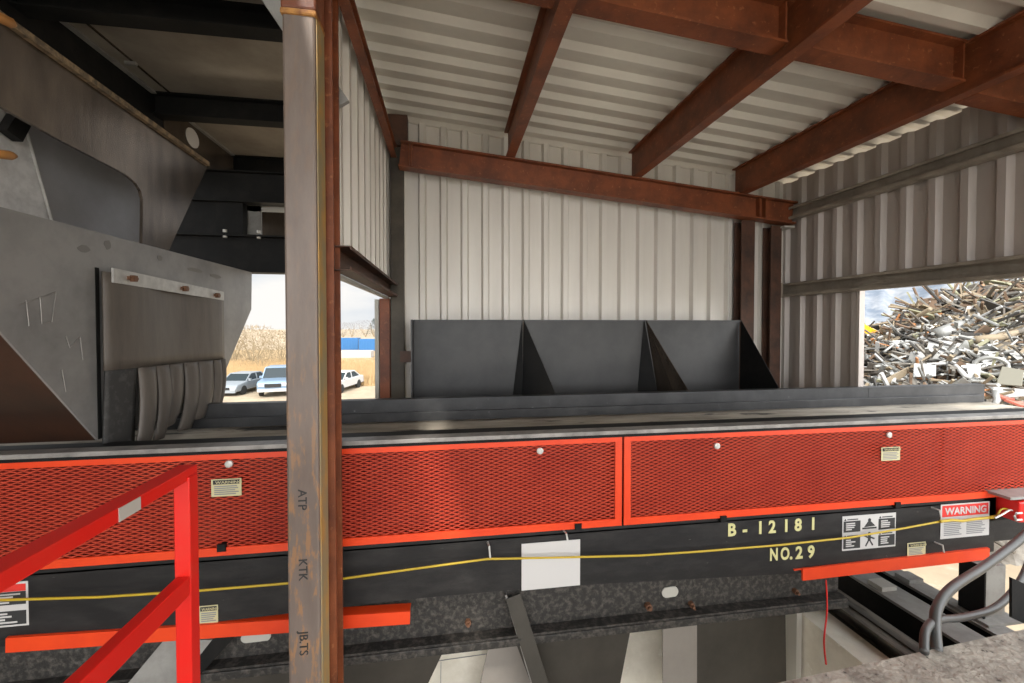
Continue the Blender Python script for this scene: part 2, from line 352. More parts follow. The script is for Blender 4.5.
# ------------------------------------------------------------------ conveyor
CV = empty('conveyor', (1.2, 3.1, 2.89), 'long belt conveyor with orange-red mesh guards and black side beam', 'conveyor')
XL, XR = -4.2, 5.75
def bz(x):                                       # bottom of the black side beam
    return 3.325 - .045 * max(0, min(1, (x - .4) / 2.0))
mb = MB().prism([(XL, 2.60, 3.66), (XL, 2.60, 3.26), (-2.2, 2.60, 3.28), (-.2, 2.60, 3.325), (.6, 2.60, 3.32), (2.4, 2.60, 3.245), (4.14, 2.60, 3.26), (4.14, 2.60, 3.66)], (0, .012, 0))
mb.box(XL, XR, 2.60, 2.76, 3.68, 3.692)
mb.box(4.14, XR, 2.66, 2.672, 3.30, 3.70)
mb.box(XL, 4.14, 2.60, 2.612, 3.65, 3.70)
SP = mb.build('side_beam', M_BEAM, CV)
MB().box(XL, XR, 2.565, 2.66, 4.292, 4.318).build('top_lip', M_LIP, CV, bevel=.003)
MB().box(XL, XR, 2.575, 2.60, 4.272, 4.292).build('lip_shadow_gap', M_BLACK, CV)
mb = MB(); nx = 60; rows = []
for j in range(11):
    y = 2.66 + .098 * j; rows.append([(XL + (XR - .1 - XL) * i / nx, y, 4.168 + .012 * abs(j - 5) / 5 + .008 * noise.noise((i * .7, j * .6, 0))) for i in range(nx + 1)])
mb.grid(rows); mb.build('belt', M_DUST, CV, smooth=True, solid=.012)
MB().box(XL, XR, 2.66, 2.80, 4.20, 4.308).build('near_skirt_shade', M_BLACK, CV)  # black band for the near skirting and its shadow on the belt
for (x0, x1) in ((XL, 4.22), (4.223, 5.66)):
    MB().prism([(x0, 3.66, 4.05), (x1, 3.66, 4.05), (x1, 3.66, 4.365), (x0, 3.66, 4.365)], (0, .012, 0)).box(x0, x1, 3.655, 3.735, 4.355, 4.368).build('far_skirt', M_SKIRT, CV)
MB().box(XL, 5.6, 3.625, 3.655, 4.15, 4.262).build('skirt_rubber', M_SKIRT, CV, bevel=.004)
MB().box(XL, XR, 3.70, 3.712, 3.3, 4.20).build('far_side_beam', M_BLACK, CV)
# red pan seen through the mesh
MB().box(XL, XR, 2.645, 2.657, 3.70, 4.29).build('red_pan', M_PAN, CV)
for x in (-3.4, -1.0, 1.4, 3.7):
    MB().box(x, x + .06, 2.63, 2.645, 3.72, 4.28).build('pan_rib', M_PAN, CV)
# mesh guards
def guard(x0, x1, y, skew=0.0):
    z0, z1 = 3.69, 4.285; t = .046
    fb = MB(); fb.box(x0, x1, y - .012, y, z0, z0 + t); fb.box(x0, x1, y - .012, y, z1 - t, z1); fb.box(x0, x0 + t, y - .012, y, z0 + t, z1 - t); fb.box(x1 - t, x1, y - .012, y, z0 + t, z1 - t)
    fr = fb.build('mesh_guard', M_RED, CV)
    m = MB(); px, pz = .061, .0118; nrow = int((z1 - z0 - 2 * t + .01) / pz) + 1; ncol = int((x1 - x0 - 2 * t) / px * 2) + 1
    for r_ in range(nrow + 1):
        zc = z0 + t - .004 + r_ * pz; prev = None; o = len(m.v)
        for c in range(ncol + 1):
            x = x0 + t - .004 + c * px / 2; up_ = ((c + r_) % 2 == 0)
            zz = zc + (pz / 2 - .0018 if up_ else -pz / 2 + .0018)
            w = .0036
            m.v += [(x, y - .002, zz - w), (x, y - .010 if up_ else y - .004, zz + w), (x, y + .004, zz + w * .6)]
        for c in range(ncol):
            a = o + c * 3
            for i in range(3): m.f.append((a + i, a + (i + 1) % 3, a + 3 + (i + 1) % 3, a + 3 + i)); m.m.append(0)
    m.build('expanded_metal', M_MESH, fr)
    return fr
G = [guard(-4.2, 1.118, 2.592), guard(1.133, 5.74, 2.592)]
for px, py, g in ((229, 464, 0), (540, 451, 0), (717, 446, 1), (889, 435, 1)):
    p = at(px, py, Y=2.578); MB().tube([(p.x, 2.584, p.z), (p.x, 2.572, p.z), (p.x, 2.568, p.z)], [.021, .021, .012], 12).build('bolt_head', M_BOLT, G[g])
for px, py in ((222, 549), (578, 528), (723, 520), (897, 506)):
    p = at(px, py, Y=2.58); MB().box(p.x - .022, p.x + .022, 2.57, 2.60, p.z - .012, p.z + .03).build('clip', M_BLACK, CV)
# red angles under the side beam
mb = MB(); a = at(5, 646, Y=2.58); b = at(410, 618, Y=2.58); mb.bar((a.x, 2.588, a.z + .0), (b.x, 2.588, b.z), .012, .078); mb.bar((a.x, 2.625, a.z + .036), (b.x, 2.625, b.z + .036), .07, .008)
mb.build('red_angle', M_RED, CV)
mb = MB(); a = at(803, 575, Y=2.58); b = at(990, 554, Y=2.58); mb.bar((a.x, 2.588, a.z), (b.x, 2.588, b.z), .012, .085); mb.bar((a.x - .06, 2.625, a.z + .034), (b.x, 2.625, b.z + .04), .07, .008)
mb.build('red_angle', M_RED, CV)
# support channel below
mb = MB(); mb.box(XL, 2.93, 2.75, 2.762, 2.96, 3.36); mb.box(XL, 2.93, 2.67, 2.76, 2.958, 2.972)
mb.build('support_channel', M_CHAN, CV)
MB().box(XL, 2.93, 2.66, 2.78, 2.905, 2.957).build('channel_flange', M_CHAN, CV, bevel=.006)
for px, py, rr in ((468, 622, .02), (648, 606, .026), (691, 604, .02), (795, 591, .02), (692, 606, .012)):
    p = at(px, py, Y=2.74); MB().tube([(p.x, 2.75, p.z), (p.x, 2.72, p.z)], rr, 6).tube([(p.x, 2.72, p.z), (p.x, 2.70, p.z)], rr * .5, 8).build('frame_bolt', M_RBOLT, CV)
def slot(px, py, w, h):
    p = at(px, py, Y=2.745); pts = []
    for k in range(16):
        t = 2 * math.pi * k / 16; pts.append((p.x + (w / 2 - h / 2) * (1 if math.cos(t) >= 0 else -1) + h / 2 * math.cos(t), 2.742, p.z + h / 2 * math.sin(t)))
    MB().prism(pts, (0, .007, 0)).build('pale_slot_plate', M_LTRIM, CV)
slot(670, 592, .125, .075); slot(256, 637, .17, .06)
# stencil and stickers
for ch, px in (('B', 728), ('-', 743), ('1', 757), ('2', 769), ('1', 783), ('8', 795), ('1', 810)):
    p = at(px, 536 - (px - 728) * .078, Y=2.598)
    text_mb(ch, p.x - .004, 2.5985, p.z, .084, xs=.95, bold=.03).build('stencil_letter', M_STENCIL, CV)
for ch, px in (('N', 770), ('O', 781), ('.', 790), ('2', 796), ('9', 808)):
    p = at(px, 560.5 - (px - 770) * .075, Y=2.598)
    text_mb(ch, p.x - .004, 2.5985, p.z, .084, xs=.72 if ch in 'NO' else .95, bold=.03).build('stencil_letter', M_STENCIL, CV)
def rows_ink(mb, x0, x1, z0, z1, n, y, rnd=.25):
    for i in range(n):
        z = z1 - (i + .5) * (z1 - z0) / n; h = (z1 - z0) / n * .28
        mb.box(x0, x1 - random.random() * rnd * (x1 - x0), y - .0012, y, z - h, z + h)
def sticker(name, x0, x1, z0, z1, m, y=2.598, th=.0015):
    return MB().box(x0, x1, y - th, y, z0, z1).build(name, m, CV)
def cream(px0, py0, px1, py1, y, txt='WARNING'):
    a = at(px0, py0, Y=y); b = at(px1, py1, Y=y)
    x0, x1, z0, z1 = a.x, b.x, min(a.z, b.z), max(a.z, b.z)
    s = sticker('warning_sticker', x0, x1, z0, z1, M_CREAM, y); w = x1 - x0; h = z1 - z0; yy = y - .0016
    MB().box(x0 + .06 * w, x1 - .06 * w, yy - .001, yy, z1 - .30 * h, z1 - .06 * h).build('header_bar', M_INK, s)
    text_mb(txt, x0 + .14 * w, yy - .0015, z1 - .26 * h, .15 * h, xs=w * .72 / (h * .15 * 5.6)).build('heading_text', M_CREAM, s)
    m = MB(); rows_ink(m, x0 + .1 * w, x1 - .08 * w, z0 + .08 * h, z1 - .36 * h, 5, yy); m.build('small_print', M_GREYINK, s)
cream(211.5, 497, 241.5, 478, 2.578); cream(881, 461, 900, 446.5, 2.578); cream(199.5, 624, 218, 604.5, 2.598); cream(907, 556.5, 925.5, 541.5, 2.598)
a = at(521.5, 586.5, Y=2.598); b = at(580, 541.5, Y=2.598)
mb = MB(); mb.box(a.x, b.x, 2.595, 2.598, 3.313, 3.612)
pl = mb.build('blank_placard', M_WHITE, CV); pl['label'] = 'faded white placard'
# four-panel safety sticker
x0, x1, z0, z1 = 2.795, 3.245, 3.375, 3.625
s = sticker('safety_sticker', x0, x1, z0, z1, M_WHITE); yy = 2.5964; w = x1 - x0; h = z1 - z0
for cx in (0, 1):
    for cz in (0, 1):
        m = MB(); mw = MB()
        bx0 = x0 + w * (.02 if cx == 0 else .67); bx1 = bx0 + w * .31; bz0 = z0 + h * (.05 if cz == 0 else .53); bz1 = bz0 + h * .32
        m.box(bx0, bx1, yy - .001, yy, bz0, bz1)
        rows_ink(mw, bx0 + .02, bx1 - .04, bz0 + .012, bz1 - .01, 4, yy - .001, .5)
        m.box(bx0 + .03, bx1 - .02, yy - .001, yy, bz1 + h * .03, bz1 + h * .06)
        m.prism([(bx0 + .004, yy - .001, bz1 + h * .015), (bx0 + .024, yy - .001, bz1 + h * .015), (bx0 + .014, yy - .001, bz1 + h * .08)], (0, .001, 0))
        m.build('text_block', M_INK, s); mw.build('white_print', M_WHITE, s)
m = MB(); xc = x0 + w * .5
def blob(cx, cz, r, sx=1): m.prism([(cx + r * sx * math.cos(t * math.pi / 5), yy - .001, cz + r * math.sin(t * math.pi / 5)) for t in range(10)], (0, .001, 0))
blob(xc, z0 + h * .84, .013); m.prism([(xc - .045, yy - .001, z0 + h * .64), (xc + .05, yy - .001, z0 + h * .66), (xc + .012, yy - .001, z0 + h * .80), (xc - .012, yy - .001, z0 + h * .80)], (0, .001, 0))
m.box(xc - .06, xc + .06, yy - .001, yy, z0 + h * .58, z0 + h * .63)
blob(xc, z0 + h * .44, .013); m.box(xc - .012, xc + .012, yy - .001, yy, z0 + h * .22, z0 + h * .40)
for dx, dz, ex, ez in ((-.01, .33, -.045, .40), (.01, .33, .045, .28), (-.006, .24, -.03, .08), (.006, .24, .03, .09)):
    m.bar((xc + dx, yy, z0 + h * dz), (xc + ex, yy, z0 + h * ez), .001, .012, up=(0, 0, 1))
m.build('pictograms', M_INK, s)
# big WARNING sticker
x0, x1, z0, z1 = 3.64, 4.085, 3.395, 3.655
s = sticker('large_warning_sticker', x0, x1, z0, z1, M_WHITE); w = x1 - x0; h = z1 - z0
MB().box(x0 + .012, x1 - .012, yy - .001, yy, z1 - .095, z1 - .010).build('red_header', M_LRED, s)
text_mb('WARNING', x0 + .035, yy - .0022, z1 - .078, .052, xs=.37 / (.052 / .7 * 4.75), bold=.02).build('heading_text', M_WHITE, s)
m = MB(); rows_ink(m, x0 + .03, x0 + .20, z0 + .02, z1 - .115, 9, yy); rows_ink(m, x0 + .235, x1 - .03, z0 + .02, z1 - .115, 9, yy); m.build('small_print', M_GREYINK, s)
# left danger sticker
x1 = at(28.5, 600, Y=2.598).x; x0 = x1 - .24; z0 = 3.385; z1 = 3.625
s = sticker('danger_sticker', x0, x1, z0, z1, M_WHITE)
MB().box(x0 + .01, x1 - .01, yy - .001, yy, z1 - .05, z1 - .012).build('red_header', M_LRED, s)
for za, zb in ((z1 - .122, z1 - .052), (z0 + .01, z0 + .085)):
    MB().box(x0 + .01, x1 - .01, yy - .001, yy, za, zb).build('text_block', M_INK, s)
    m = MB(); rows_ink(m, x0 + .02, x1 - .02, za + .006, zb - .006, 4, yy - .001, .5); m.build('white_print', M_WHITE, s)

# ------------------------------------------------------------------ yellow pull cord and its switch
pc = empty('safety_rope', (.9, 2.54, 3.5), 'thin yellow pull cord strung along the black side beam', 'cord')
pts = [(-4.2, 2.54, 3.62)] + [at(x, y, Y=2.54) for x, y in ((0, 600), (100, 597), (200, 590.5), (340, 579), (420, 568), (487, 559), (560, 557.5), (640, 555.5), (700, 551.5), (780, 545), (850, 537.5), (900, 529), (943, 521))]
MB().tube(pts, .0065, 6).build('cord', M_ROPE, pc)
p2 = [at(x, y, Y=2.53) for x, y in ((940, 521.5), (952, 520), (962, 521), (975, 519), (990, 517.5), (997, 516))]
MB().tube(p2, .010, 6).build('cord_splice', M_ROPE, pc)
p3 = curve([at(x, y, Y=2.52) for x, y in ((990, 518), (996, 517), (1001, 509.5), (1007, 509), (1012, 511))], 4)
MB().tube(p3, .006, 6).build('cord_loop', M_ROPE, pc)
p4 = curve([at(x, y, Y=2.50) for x, y in ((995, 518), (1003, 514), (1010, 510), (1016, 512))], 4)
MB().tube(p4, .007, 6).build('steel_hook', M_BOLT, pc)
for px, py, l in ((489, 551, .07), (566, 536, .035), (938, 513, .05), (941, 548, .05)):
    p = at(px, py, Y=2.56); MB().tube([(p.x - .004, 2.60, p.z + l / 2), (p.x, 2.55, p.z + l / 2), (p.x + .006, 2.545, p.z - l / 2)], .006, 6).build('eye_bolt', M_BOLT, pc)
sw = empty('pull_switch', (4.25, 2.5, 3.5), 'red cast pull-cord safety switch at the right end of the cord', 'switch')
a = at(1012, 520, Y=2.5)
MB().box(a.x, a.x + .22, 2.46, 2.60, 3.545, 3.70).build('housing', M_REDSW, sw, bevel=.012)
MB().tube([(a.x + .02, 2.46, 3.62), (a.x - .03, 2.46, 3.62), (a.x - .045, 2.46, 3.60), (a.x - .03, 2.46, 3.57), (a.x + .02, 2.46, 3.57)], .008, 6).build('eye_lever', M_BOLT, sw)
MB().box(a.x - .10, a.x + .35, 2.60, 2.655, 3.50, 3.765).build('mounting_plate', M_BLACK, sw)
MB().box(a.x - .10, a.x + .4, 2.45, 2.60, 3.725, 3.745).build('cover_shelf', M_GREYST, sw)
# conduits
h1 = curve([at(1040, 520, Y=2.30), at(1018, 541, Y=2.25), at(985, 566, Y=2.12), at(953, 587, Y=1.95), at(938, 606, Y=1.86), at(935, 625, Y=1.80), at(937, 652, Y=1.70)], 8)
tag(MB().tube(h1, .024, 10).build('flexible_conduit', M_HOSE, smooth=True), 'thick grey conduit hose curving from the red switch down to the slab', 'hose', 'conduit hoses')
h2 = curve([at(1034, 545, Y=2.25), at(1022, 578, Y=2.15), at(998, 606, Y=2.02), at(965, 617, Y=1.92), at(938, 620, Y=1.84), at(926, 630, Y=1.76), at(924, 652, Y=1.68)], 8)
tag(MB().tube(h2, .019, 10).build('flexible_conduit', M_HOSE, smooth=True), 'thinner grey conduit hose looping low over the slab edge', 'hose', 'conduit hoses')

# ------------------------------------------------------------------ three bins beyond the belt
BN = empty('divided_bin', (1.45, 4.1, 3.9), 'row of three dark steel bays with triangular dividers behind the belt', 'bin')
for x0, x1 in ((-.335, .765), (.775, 2.10), (2.11, 3.235)):
    p = MB().box(x0, x1, 4.28, 4.292, 3.9, 5.045); p.box(x0, x1, 4.262, 4.292, 5.035, 5.052)
    p.build('back_plate', M_BIN, BN)
def tri(a, b, c, d, t=(.006, 0, 0)): return MB().prism([a, b, c, d], t)
tri((.768, 4.26, 5.055), (.755, 4.27, 3.95), (.99, 3.745, 3.95), (.978, 3.745, 4.36)).build('divider_plate', M_BIN, BN)
tri((2.105, 4.26, 5.055), (2.24, 4.13, 3.95), (2.30, 3.745, 3.95), (2.288, 3.745, 4.37)).build('divider_plate', M_BROWNPL, BN)
MB().prism([(2.095, 4.265, 5.05), (2.00, 4.275, 3.95), (2.24, 4.12, 3.95)], (0, .01, 0)).build('divider_shadow', M_BLACK, BN)  # black wedge painting the corner shadow left of the second divider
MB().prism([(.758, 4.265, 5.05), (.62, 4.275, 3.95), (.75, 4.22, 3.95)], (0, .01, 0)).build('divider_shadow', M_BLACK, BN)  # likewise the shadow on the back plate beside the first divider
tri((3.238, 4.26, 5.055), (3.24, 4.27, 3.95), (3.28, 3.745, 3.95), (3.268, 3.745, 4.375)).build('divider_plate', M_BLACK, BN)
MB().box(-.347, -.335, 4.05, 4.292, 3.9, 5.05).build('end_plate', M_BIN, BN)
MB().box(-.47, -.345, 4.27, 4.30, 4.63, 4.74).build('side_bracket', M_RUSTD, BN)
MB().box(-.34, 3.27, 4.0, 4.29, 3.88, 3.92).build('bin_floor', M_BLACK, BN)
for x in (-.2, 3.1): MB().box(x, x + .1, 4.15, 4.25, 0, 3.88).build('leg', M_BLACK, BN)

# ------------------------------------------------------------------ discharge chute on the left
M_SLOPE = mat('rust_brown_slope', (.050, .022, .013), .45, .1, (.03, .016, .011), 3, .4, .65, .05, 30)
CH = empty('discharge_chute', (-2.5, 3.4, 4.3), 'grey steel discharge chute over the left end of the belt', 'chute')
X0 = -2.0
poly = [(2.75, 4.335), (3.83, 4.335), (3.95, 4.335), (4.70, 5.154), (4.70, 5.54), (1.70, 5.54), (1.70, 5.15), (2.10, 5.15)]
poly = [(2.745, 4.335), (3.93, 4.335), (4.68, 5.16), (4.70, 5.542), (1.60, 5.532), (1.60, 5.15), (2.06, 5.17)]
MB().prism([(X0, y, z) for y, z in poly], (-.012, 0, 0)).build('side_plate', M_PLATE, CH)
# near and far sloping plates
MB().prism([(X0 - .012, 2.745, 4.335), (X0 - .012, 2.06, 5.17), (X0 - .012, 2.072, 5.18), (X0 - .012, 2.757, 4.345)], (-1.8, 0, 0)).build('near_sloping_plate', M_SLOPE, CH)
MB().prism([(X0 - .012, 3.93, 4.335), (X0 - .012, 4.68, 5.16), (X0 - .012, 4.69, 5.15), (X0 - .012, 3.94, 4.325)], (-1.8, 0, 0)).build('far_sloping_plate', M_PLATE2, CH)
MB().box(-3.8, X0 - .012, 4.69, 4.70, 5.16, 5.542).build('far_rim_plate', M_PLATE2, CH)
MB().box(-3.8, X0 - .012, 1.60, 1.612, 5.17, 5.532).build('near_rim_plate', M_PLATE2, CH)
for z, y0, y1 in ((4.78, 2.42, 2.62), ):
    pass
for nm, l in (('chalk_mark', ((19, 305), (56, 292), (52, 322))), ('chalk_mark', ((26, 300), (29, 326))), ('chalk_mark', ((40, 297), (42, 324), (50, 322))), ('chalk_mark', ((66, 336), (70, 348), (80, 337), (83, 360))), ('chalk_mark', ((62, 370), (66, 392)))):
    MB().tube([at(x, y, X=X0 + .002) for x, y in l], .0022, 4).build(nm, M_LIP, CH)
for px, py, w_, h_ in ((84, 249, .045, .022), (108, 245, .03, .03), (160, 258, .03, .02), (195, 270, .14, .02), (215, 276, .10, .02)):
    v = at(px, py, X=X0 + .001)
    MB().prism([(X0 + .0005, v.y + w_ * math.cos(t * math.pi / 5) * random.uniform(.7, 1.1), v.z - v.y * 0 + h_ * math.sin(t * math.pi / 5) * random.uniform(.7, 1.1) - .10 * 0) for t in range(10)], (.0015, 0, 0)).build('scuff_mark', mat('scuffed_grey', (.20, .19, .18), .6), CH)
fl = MB()                                       # rubber curtain, cut into strips at its foot
ya, yb = 2.757, 4.05
def cx(t, z): return X0 + .03 + .035 * math.sin(t * 3.1) * max(0, (5.28 - z)) + .02 * math.sin(t * 9)
rows = []
for j in range(9):
    z = 5.31 - j * .072; rows.append([(cx(i / 24, z), ya + (yb - ya) * i / 24, z - .035 * i / 24) for i in range(25)])
fl.grid(rows)
flap = fl.build('rubber_curtain', M_RUBBER, CH, smooth=True, solid=.012)
edges = [0, .165, .30, .43, .56, .69, .83, .93, 1.0]
for k in range(8):
    e0, e1 = edges[k] + .004, edges[k + 1] - .006; r_ = []
    for j in range(13):
        t = j / 12; z = 4.735 - t * (.485 - (.05 if k in (3, 5) else 0)); row = []
        for i in range(7):
            q = e0 + (e1 - e0) * i / 6; bul = (.035 if k else 0.0) * math.sin(t * math.pi * .62) * (1 - .25 * (k % 2)) + .022 * math.sin(math.pi * i / 6)
            if k == 0: bul = -.02 * t
            row.append((cx(q, 4.735) + bul, ya + (yb - ya) * (q - (.03 + .13 * q) * t * t * (1 if k else 0)), z - .035 * q + (.03 if k == 3 and t > .9 else 0) * i / 6))
        r_.append(row)
    st = MB().grid(r_).build('curtain_strip', M_RUBBER if k else mat('dark_rubber', (.04, .038, .036), .7, 0, (.07, .068, .064), 20, .5, .65), flap, smooth=True, solid=.012)
cb = MB().prism([(X0 + .045, 2.80, 5.335), (X0 + .045, 4.03, 5.29), (X0 + .045, 4.03, 5.215), (X0 + .045, 2.80, 5.25)], (.012, 0, 0)).build('clamp_bar', M_BAR, CH)
for y, z in ((2.94, 5.288), (3.46, 5.27), (3.90, 5.25)):
    MB().tube([(X0 + .055, y, z), (X0 + .085, y, z)], .022, 6).tube([(X0 + .06, y - .035, z), (X0 + .06, y + .035, z)], .012, 6).build('clamp_bolt', M_RBOLT, cb)
MB().box(X0 - .0, X0 + .004, 2.745, 2.77, 4.34, 5.33).build('dark_slot', M_BLACK, CH)

# ------------------------------------------------------------------ upper hopper
UH = empty('feed_hopper', (-2.8, 3.0, 5.5), 'large brown mill-steel feed hopper plate with rounded cutout above the chute', 'hopper')
XU = -2.12
def U(px, py): v = at(px, py, X=XU); return (XU, v.y, v.z)
outer_top = [U(-60, -26), U(207, 167)]
ow = [U(207, 167), U(169, 250), U(150, 300)]
cut = [U(141, 300), U(143, 215)] + [U(x, y) for x, y in ((143, 200), (141, 191), (136, 183), (128, 176), (118, 170))] + [U(60, 140), U(0, 106), U(-60, 74)]
MB().prism([U(-60, -20)] + [U(207, 167), U(169, 250), U(150, 300)] + cut, (-.02, 0, 0)).build('side_plate', M_BROWNPL, UH)
a = Vector(U(-60, -20)); b = Vector(U(206, 166))
MB().prism([a, b, b + Vector((0, 0, .035)), a + Vector((0, 0, .035))], (.03, 0, 0)).build('gritty_top_flange', mat('gritty_flange', (.30, .21, .12), .9, 0, (.12, .09, .06), 20, .4, .6, .5, 60), UH)
# inner liners seen through the cutout
xi = -2.45
p = [at(x, y, X=xi) for x, y in ((-40, 60), (150, 155), (158, 330), (-40, 250))]
MB().prism([(v.x, v.y, v.z) for v in p], (-.01, 0, 0)).build('inner_liner', mat('pale_liner', (.42, .42, .44), .4, .1, (.36, .36, .37), 3), UH)
xi = -2.38
p = [at(x, y, X=xi) for x, y in ((-40, 90), (0, 108), (27, 135), (52, 220), (62, 260), (-40, 260))]
MB().prism([(v.x, v.y, v.z) for v in p], (-.01, 0, 0)).build('inner_liner', mat('light_liner', (.62, .61, .60), .5, .1, (.45, .44, .43), 9), UH)
p0 = at(27, 133, X=-2.37); p1 = at(52, 222, X=-2.37); MB().tube([p0, p1], .008, 6).build('weld_bead', M_BAR, UH)
p = [at(x, y, X=-2.30) for x, y in ((17, 114), (32, 125), (23, 142), (7, 130))]
MB().prism([(v.x, v.y, v.z) for v in p], (-.05, 0, 0)).build('square_socket', M_BLACK, UH)
M_PIN = mat('orange_pin', (.42, .19, .05), .5)
for k, (a, b, r_) in enumerate((((-20, 8), (15, 25), .024), ((-20, 152), (16, 156), .02))):
    p = at(*a, X=-2.0); q = at(*b, X=-2.0)
    MB().tube([p, p.lerp(q, .85), q], [r_, r_, r_ * .4], 8).build('orange_pin', M_PIN, UH, smooth=True)
# ------------------------------------------------------------------ deck overhead on the left
M_DECK = mat('deck_plate', (.36, .32, .27), .32, .2, (.26, .225, .185), 2, .4, .65, .05, 30, col3=(.50, .46, .38), scale3=30, lo3=.68, hi3=.74)
DK = empty('upper_deck', (-1.9, 4.0, 6.9), 'dark underside of the steel deck overhead at upper left', 'deck')
MB().box(-4.3, -.84, -3.4, 6.6, 7.20, 7.22).build('deck_plate', M_DECK, DK)
def dbeam(y, w, h, m=M_BLACK, nm='joist'): MB().ibeam((-4.2, y, 7.2 - h), (-.84, y, 7.2 - h), h, w, .012, .014).build(nm, m, DK)
dbeam(3.22, .14, .16); dbeam(2.75, .14, .2); dbeam(4.52, .14, .21); dbeam(6.02, .14, .25)
MB().box(-2.765, -2.755, 2.3, 6.2, 6.50, 7.2).build('long_web', M_BLACK, DK)
MB().box(-2.76, -2.71, 3.50, 4.46, 7.178, 7.195).build('seam_angle', M_GREYST, DK)
MB().box(-2.76, -2.71, 4.66, 5.93, 7.178, 7.195).build('seam_angle', M_GREYST, DK)
MB().box(-2.60, -2.585, 3.50, 4.46, 7.19, 7.199).build('seam_angle', M_BROWNPL, DK)
MB().box(-2.754, -2.74, 4.62, 5.95, 6.52, 7.17).build('web_panel', M_BROWNPL, DK)
v = at(192, 138, X=-2.74)
MB().prism([(-2.737, v.y + .12 * math.cos(t * math.pi / 10), v.z + .10 * math.sin(t * math.pi / 10)) for t in range(20)], (.004, 0, 0)).build('white_spot_plate', M_WHITE, DK)
for px, py in ((41, 20), (131, 62)):
    p = at(px, py, Z=7.19); MB().box(p.x - .04, p.x + .04, p.y - .015, p.y + .015, 7.165, 7.19).build('weld_tab', M_GREYST, DK)
# far frame behind the chute
FF = empty('support_gantry', (-2.0, 5.0, 4.0), 'black steel frame with crossbeams behind the chute at upper left', 'frame')
MB().ibeam((-4.2, 4.86, 5.552), (-1.2, 4.86, 5.552), .395, .16, .012, .018).build('lower_beam', M_BLACK, FF)
MB().ibeam((-4.2, 4.90, 6.30), (-1.2, 4.90, 6.30), .33, .14, .012, .014).build('upper_beam', M_BLACK, FF)
for x0, x1 in ((-2.42, -2.16), (-1.72, -1.60)): MB().box(x0, x1, 4.88, 4.98, 5.95, 6.30).build('stub_post', M_BLACK, FF)
MB().box(-3.1, -2.42, 4.9, 4.92, 5.95, 6.62).build('end_panel', M_BLACK, FF)
MB().box(-2.18, -2.03, 5.02, 5.03, 5.95, 6.31).build('pale_jamb', M_GREYST, FF)
MB().box(-2.18, -1.66, 5.02, 5.03, 6.25, 6.33).build('pale_jamb', M_LTRIM, FF)
MB().box(-1.74, -1.68, 5.02, 5.03, 5.95, 6.31).build('pale_jamb', M_LTRIM, FF)
MB().box(-3.2, -1.0, 6.2, 6.25, 6.10, 6.9).build('back_panel', M_BROWNPL, FF)
for px in (224, 258):
    for dz in (-.035, .02):
        p = at(px, 232, Y=4.78); MB().tube([(p.x, 4.80, 5.945 + dz), (p.x, 4.80, 5.975 + dz)], .02, 6).build('frame_bolt', M_BOLT, FF)
for x in (-3.9, -1.45): MB().box(x, x + .12, 4.80, 4.92, 0, 5.55).build('frame_post', M_BLACK, FF)
for x in (-3.9, ): MB().box(x, x + .12, 4.80, 4.92, 5.95, 7.2).build('frame_post', M_BLACK, FF)

# ------------------------------------------------------------------ handrail
HR = empty('handrail', (-.93, 1.0, 3.4), 'bright red square-tube handrail in the lower left foreground', 'handrail')
tx0, tx1 = -.973, -.920
MB().box(tx0, tx1, 1.655, 1.708, 2.9, 4.452).build('post', M_REDR, HR, bevel=.004)
MB().box(-.985, tx1, -.45, 1.75, 4.452, 4.482).build('top_rail', M_REDR, HR, bevel=.004) if False else None
MB().box(-.992, -.928, -.45, 1.722, 4.437, 4.48).build('top_rail', M_REDR, HR, bevel=.004)
MB().box(-.968, -.923, -.45, 1.653, 4.025, 4.095).build('mid_rail', M_REDR, HR, bevel=.004)
MB().box(tx0, tx1, -.40, -.35, 2.9, 4.42).build('post', M_REDR, HR, bevel=.004)
p = at(129, 503, X=-.928); MB().box(-.9285, -.926, p.y - .04, p.y + .045, 4.439, 4.478).build('worn_patch', M_LTRIM, HR)

# ------------------------------------------------------------------ substructure below the conveyor
def flat(name, pxs, Y, m, t=.012, parent=None):
    p = [at(x, y, Y=Y) for x, y in pxs]
    return MB().prism([(v.x, Y, v.z) for v in p], (0, t, 0)).build(name, m, parent)
M_DPL = mat('olive_dark_plate', (.060, .053, .043), .45, .1, (.042, .037, .030), 3, .4, .66, .05, 40, col3=(.2, .19, .17), scale3=40, lo3=.69, hi3=.75)
M_GPL = mat('warm_grey_plate', (.32, .29, .26), .5, .05, (.27, .245, .22), 2, .4, .66)
o = flat('hanging_plate', [(190, 650), (448, 640), (444, 650), (425, 690), (405, 730), (190, 730)], 2.83, M_DPL); tag(o, 'dark plate with slanting right edge under the conveyor, right of the square post', 'plate', 'plates under the conveyor')
o = flat('hanging_plate', [(500, 600), (638, 590), (632, 622), (619, 690), (612, 730), (548, 730)], 2.83, M_DPL); tag(o, 'dark plate with slanting edges under the conveyor, right of the diagonal leg', 'plate', 'plates under the conveyor')
o = flat('hanging_plate', [(663, 590), (697, 590), (697, 730), (663, 730)], 2.84, M_GPL); tag(o, 'narrow warm-grey plate below the conveyor, left of the black square one', 'plate', 'plates under the conveyor')
o = flat('hanging_plate', [(697, 590), (785, 580), (787, 730), (697, 730)], 2.84, M_DPL); tag(o, 'square black speckled plate under the conveyor below the stencilled number', 'plate', 'plates under the conveyor')
o = flat('hanging_plate', [(499, 600), (522, 600), (536, 740), (468, 740)], 3.0, M_GPL); tag(o, 'grey tapering plate behind the diagonal leg under the conveyor', 'plate', 'plates under the conveyor')
p0 = at(513, 596, Y=2.70); p1 = at(552, 720, Y=2.60)
